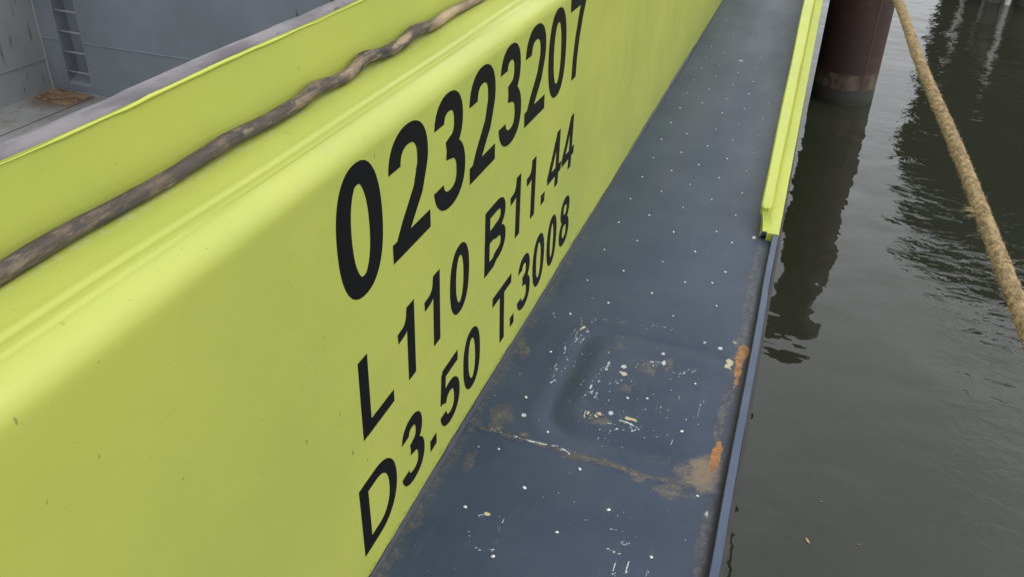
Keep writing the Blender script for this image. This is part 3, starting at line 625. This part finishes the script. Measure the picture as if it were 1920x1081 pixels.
# end bulkhead with a recessed ladder
LX0, LX1, LZ0, LZ1 = -9.70, -9.24, -2.66, .9
def bw(x, z, d=0): return (x, ybk(x)+d, z)
v = []; f = []
def quad(*q):
    o = len(v); v.extend(q); f.append(tuple(range(o, o+len(q))))
quad(bw(HX, HZ), bw(LX0, HZ), bw(LX0, 1.0), bw(HX, 1.0))
quad(bw(LX1, HZ), bw(-.23, HZ), bw(-.23, 1.0), bw(LX1, 1.0))
quad(bw(LX0, HZ), bw(LX1, HZ), bw(LX1, LZ0), bw(LX0, LZ0)); quad(bw(LX0, LZ1), bw(LX1, LZ1), bw(LX1, 1.0), bw(LX0, 1.0))
dp = .24
quad(bw(LX0, LZ0), bw(LX1, LZ0), bw(LX1, LZ0+.12, dp), bw(LX0, LZ0+.12, dp)); quad(bw(LX0, LZ0+.12, dp), bw(LX1, LZ0+.12, dp), bw(LX1, LZ1, dp), bw(LX0, LZ1, dp))
quad(bw(LX0, LZ0), bw(LX0, LZ0+.12, dp), bw(LX0, LZ1, dp), bw(LX0, LZ1)); quad(bw(LX1, LZ0), bw(LX1, LZ1), bw(LX1, LZ1, dp), bw(LX1, LZ0+.12, dp))
bulk = new_obj('end_bulkhead', mesh('end_bulkhead', v, f), M['bulk'], barge)
for i in range(11):
    z = -2.485+.298*i
    new_obj('ladder_rung', tube('ladder_rung', [bw(LX0-.01, z, .03), bw((LX0+LX1)/2, z, .03), bw(LX1+.01, z, .03)], .0145, 8), M['rung'], bulk, True)
for x in (LX0, LX1): new_obj('recess_frame', tube('recess_frame', [bw(x, z, -.002) for z in np.linspace(LZ0, LZ1, 8)], .008, 6), M['bulk'], bulk)
for (a, b) in ((HX, LX0), (LX1, -.3)):
    new_obj('weld_seam', tube('weld_seam', [bw(x, -2.02+.008*(x-HX), -.002) for x in np.linspace(a+.01, b-.01, 24)], .010, 6), M['bulk'], bulk)
new_obj('base_weld', tube('base_weld', [bw(x, HZ+.005, -.005) for x in np.linspace(HX+.02, -.3, 30)], .012, 6), M['rung'], bulk)
new_obj('red_pipe', tube('red_pipe', [bw(-4.88, z, -.06) for z in np.linspace(-1.02, .9, 6)], .03, 12), M['red'], bulk, True)
new_obj('fore_deck', box_mesh('fore_deck', -10.85, -.24, ybk(HX)+.26, YB, .96, 1.0), M['deck'], barge)

# rusted plate lying on the hold floor
pc = [(-10.0, 9.64), (-9.99, 10.04), (-9.25, 9.97), (-9.29, 9.51)]
def quadp(u, v_): a = np.array(pc); return (a[0]*(1-u)+a[3]*u)*(1-v_)+(a[1]*(1-u)+a[2]*u)*v_
n = 24; Pr = np.zeros((n, n, 3))
for i in range(n):
    for j in range(n):
        q = quadp(i/(n-1), j/(n-1)); e = min(i, j, n-1-i, n-1-j)
        jit = (random.random()-.5)*.03*(e == 0); Pr[i, j] = (q[0]+jit, q[1]+jit, HZ+(.004 if e == 0 else .018+.014*random.random()+.02*(j > n-4)))
rp = new_obj('rusty_plate', grid_mesh('rusty_plate', Pr), M['rust'])
tag(rp, 'flaking rust brown steel plate lying in the corner of the hold floor', 'steel plate')

# ================================================================== WOODEN POLE
yp = np.arange(-1.4, 3.4, .008)
sg = lambda c, wd, a: a*np.exp(-((yp-c)/wd)**2)
wob = .003*(fbm(yp*5, yp*0+2)-.5)*2+.0012*np.sin(yp*13)
for c_, a_, w_ in ((.80, .003, .06), (1.00, -.002, .05), (1.15, .003, .05), (1.28, -.003, .045), (1.42, .0085, .045), (1.53, -.006, .035), (1.63, .0095, .045), (1.755, -.007, .045), (1.885, .0085, .05), (2.00, -.004, .04), (2.10, .004, .06)): wob = wob+sg(c_, w_, a_)
r = .0128+.0010*(fbm(yp*9, yp*0+7)-.5)*2+sg(1.43, .04, .0018)+sg(1.64, .04, .0022)+sg(1.90, .04, .0018)+sg(1.12, .03, .0012)-.0012*sstep(2.0, 2.4, yp)
seg = 28; tt = np.linspace(0, 2*np.pi, seg, endpoint=False)
wob = wob*.62
cx = np.maximum(-.1660-wob*.75, -.1885+r); cz = .9990+r+np.maximum(wob, -.0012)*.75+.0012
lump = 1+.10*(fbm(yp[:, None]*14+np.cos(tt)[None]*1.2, np.sin(tt)[None]*1.2+yp[:, None]*3, 3)-.5)*2
Pw = np.stack([cx[:, None]+r[:, None]*lump*np.cos(tt)[None], np.repeat(yp[:, None], seg, 1), cz[:, None]+r[:, None]*lump*np.sin(tt)[None]], -1)
for i in (0, 1): pass
Pw = np.concatenate([np.repeat(Pw[:1].mean(1, keepdims=True), seg, 1), Pw, np.repeat(Pw[-1:].mean(1, keepdims=True), seg, 1)])
pm = grid_mesh('wooden_pole', Pw, True)
yv, xv, zv = Pw[..., 1], Pw[..., 0], Pw[..., 2]
ang = np.concatenate([tt[None], np.repeat(tt[None], len(yp), 0), tt[None]])
def spot(cy, ca, wy, wa): return np.exp(-(((yv-cy)/wy)**2+((np.angle(np.exp(1j*(ang-ca))))/wa)**2)**2)
dk = np.maximum.reduce([spot(1.69, .50, .026, .5), spot(2.03, 1.5, .034, .28)*.9, spot(2.085, .15, .014, .4), spot(2.26, .9, .016, .35)*.8, spot(2.06, .55, .035, .05), spot(1.16, .4, .006, .5)*.7])
pa = np.clip(spot(2.06, .8, .09, 1.6)*.9+spot(1.80, 1.0, .04, .7)*.8+spot(2.45, .9, .3, 2)*.5+spot(1.55, .7, .05, .6)*.4, 0, 1)
for nm, ar in (('dark', dk), ('pale', pa)):
    at = pm.attributes.new(nm, 'FLOAT', 'POINT'); at.data.foreach_set('value', ar.reshape(-1).astype(np.float32))
pole = new_obj('wooden_pole', pm, M['wood'], None, True)
tag(pole, 'crooked weathered wooden pole lying along the lime coaming ledge', 'pole')

# ================================================================== MOORING PILE
PX, PY, PR = 1.345, 13.86, .445
zs = np.array([-5, -3, -2.6, -2.45, -2.3, -2.1, -1.5, -.8, 0, .8, 1.62, 1.7, 1.7]); rr = np.array([PR]*11+[PR-.02, .01])
th = np.linspace(0, 2*np.pi, 64, endpoint=False)
Pp = np.stack([PX+rr[:, None]*np.cos(th)[None], PY+rr[:, None]*np.sin(th)[None], np.repeat(zs[:, None], 64, 1)], -1)
pile = empty('mooring_pile', (PX, PY, -5)); tag(pile, 'dark red brown steel tube pile standing in the water by the barge', 'pile')
new_obj('shaft', grid_mesh('shaft', Pp, True), M['pile'], pile, True)
sa = R(-58)
new_obj('weld_line', tube('weld_line', [(PX+(PR+.002)*math.cos(sa), PY+(PR+.002)*math.sin(sa), z) for z in (-2.3, -1, 0, 1.6)], .0045, 6), M['pseam'], pile)

# ================================================================== MOORING ROPE
ctrl = np.array([(1.61, -3.0, .36), (1.262, 1.95, .540), (1.069, 4.699, .642), (.80, 8.5, .75), (.52, 12.5, .60)])
from numpy import interp
cs = np.linspace(0, 1, 1400); cy = -3+cs*(12.5+3)
def smooth_interp(y, col):
    v_ = interp(y, ctrl[:, 1], ctrl[:, col]); return v_
pts = np.stack([smooth_interp(cy, 0), cy, smooth_interp(cy, 2)], 1)
for _ in range(60): pts[1:-1] = .25*pts[:-2]+.5*pts[1:-1]+.25*pts[2:]
pts[:, 0] += .004*np.sin(cy*3.1); pts[:, 2] += .003*np.sin(cy*4.3+1)
T = np.gradient(pts, axis=0); T /= np.linalg.norm(T, axis=1)[:, None]; A = np.cross(T, [0, 0, 1.]); A /= np.linalg.norm(A, axis=1)[:, None]; B = np.cross(A, T)
seg = 30; th = np.linspace(0, 2*np.pi, seg, endpoint=False); RR = .0205
tw = cy*2*np.pi/.16
rad = RR*(.90+.10*np.abs(np.cos(1.5*(th[None]-tw[:, None]/1.0))))*(1+.07*(fbm(cy[:, None]*60, th[None]*4, 3)-.5)*2)
Pq = pts[:, None]+rad[..., None]*(np.cos(th)[None, :, None]*A[:, None]+np.sin(th)[None, :, None]*B[:, None])
rope = new_obj('mooring_rope', grid_mesh('mooring_rope', Pq, True), M['rope'], None, True)
tag(rope, 'thick hairy tan mooring rope stretched slantwise above the water', 'rope')
V = []; F = []
def fibre(i, a, ln, wdt, lift):
    nrm = math.cos(a)*A[i]+math.sin(a)*B[i]; base = pts[i]+nrm*RR*.9
    tan = -math.sin(a)*A[i]+math.cos(a)*B[i]; dr = nrm*lift+T[i]*random.uniform(-1, 1)+tan*random.uniform(-.8, .8); dr /= np.linalg.norm(dr)
    sd_ = np.cross(dr, nrm); sd_ /= (np.linalg.norm(sd_)+1e-9); mid = base+dr*ln*.55+nrm*ln*.08; tip = base+dr*ln+nrm*ln*random.uniform(-.15, .15); o = len(V)
    V.extend([base-sd_*wdt, base+sd_*wdt, mid+sd_*wdt*.8, mid-sd_*wdt*.8, tip]); F.extend([(o, o+1, o+2, o+3), (o+3, o+2, o+4)])
i0, i1 = np.searchsorted(cy, (1.2, 6.5))
for _ in range(17000): fibre(random.randint(i0, i1), random.uniform(0, 6.283), random.uniform(.006, .014), random.uniform(.0004, .0008), random.uniform(.05, .5))
it = int(np.searchsorted(cy, 2.42))
for _ in range(26): fibre(it+random.randint(-2, 2), R(180)+random.gauss(0, .25), random.uniform(.02, .034), .0007, 2.2)
fb = new_obj('loose_fibres', mesh('loose_fibres', V, F), M['fibre'], rope); fb['kind'] = 'stuff'

# ================================================================== OTHER MOORED CRAFT AT TOP RIGHT
def hull(name, x0, x1, y0, y1, z1, mat, flare=.15, bow=1.0):
    """round ended hull with flared sides, waterline at WZ"""
    n_ = 28; zz_ = np.array([WZ-.8, WZ, WZ+.5, z1-.25, z1-.25, z1, z1]); gr = np.array([-.3*flare, 0, .25*flare, .9*flare, .9*flare+.05, flare+.05, -.2])
    a = np.linspace(0, 2*np.pi, 4*n_, endpoint=False); out_ = []
    for z, g in zip(zz_, gr):
        c, s = np.cos(a), np.sin(a); e = 2/6
        out_.append(np.stack([(x0+x1)/2+((x1-x0)/2+g)*np.sign(c)*np.abs(c)**e, (y0+y1)/2+((y1-y0)/2+g)*np.sign(s)*np.abs(s)**e, np.full_like(a, z)], 1))
    return grid_mesh(name, np.array(out_), True)
ship = empty('moored_ship', (10, 40, WZ-.8)); tag(ship, 'tall dark moored ship hull seen mostly as reflection at upper right', 'ship')
sil = [(4.15, WZ-.8), (4.15, WZ), (4.05, 1.5), (4.0, 4.2), (4.7, 5.6), (5.6, 6.7), (7.6, 7.7), (15, 7.8), (15, WZ-.8)]
nS = len(sil); sv = [(x, 28+.25*max(0, 3-z), z) for x, z in sil]+[(x+4.6, 52, z) for x, z in sil]
sf = [tuple(range(nS)), tuple(range(2*nS-1, nS-1, -1))]+[(i, nS+i, nS+(i+1) % nS, (i+1) % nS) for i in range(nS)]
new_obj('hull', mesh('hull', sv, sf), M['dark_ship'], ship)
for zq in (1.2, 3.6): new_obj('rubbing_strake', box_mesh('rubbing_strake', 4.3, 15, 27.75+.25*max(0, 3-zq), 28.1+.25*max(0, 3-zq), zq, zq+.18, .03), M['fender'], ship)
ft = new_obj('float_fender', hull('float_fender', 4.25, 4.58, 22.06, 22.7, WZ+.9, M['fender'], .01), M['fender'], None, True)
tag(ft, 'narrow grey float at the top right edge of the picture', 'float')
pt_ = new_obj('pontoon', hull('pontoon', 4.80, 9.0, 21.5, 26.5, WZ+1.5, M['fender'], .02), M['fender'], None, True)
tag(pt_, 'wide grey round cornered pontoon at the top right corner', 'pontoon')
def post(x, y, z0, z1, r, label):
    o = new_obj('white_post', tube('white_post', [(x, y, z) for z in np.linspace(z0, z1, 5)], r, 12), M['white_post'], None, True); tag(o, label, 'post', 'white posts in the water'); return o
post(4.67, 22.0, -4, WZ+1.55, .062, 'added white post making the bright slit between the narrow float and the pontoon')  # post put in to give the bright slit of sky between the floats
post(4.45, 27.0, -4, WZ+2.4, .05, 'slim white post beside the dark ship, shown by its broken reflection')

# ================================================================== small things on the water
def leaf(x, y, l, wd, rot, label):
    n_ = 9; s_ = np.linspace(0, 1, n_); hw = wd*np.sin(np.pi*np.clip(s_, .03, .97))**.8
    P_ = np.zeros((n_, 3, 3))
    for i in range(n_):
        for j, q in enumerate((-1, 0, 1)): P_[i, j] = ((s_[i]-.5)*l, q*hw[i], .002+.002*abs(q)+.001*math.sin(3*s_[i]))
    o = new_obj('floating_leaf', grid_mesh('floating_leaf', P_), M['leaf'], None, True); o.location = (x, y, WZ); o.rotation_euler = (0, 0, rot)
    tag(o, label, 'leaf', 'leaves floating on the water'); return o
leaf(1.286, 4.367, .055, .009, R(118), 'slender yellow leaf floating lowest on the water by the barge')
leaf(1.357, 4.758, .016, .0022, R(20), 'tiny pale leaf afloat a little farther out than the yellow one')
leaf(1.594, 4.447, .016, .0022, R(10), 'tiny pale leaf afloat farthest from the barge side')
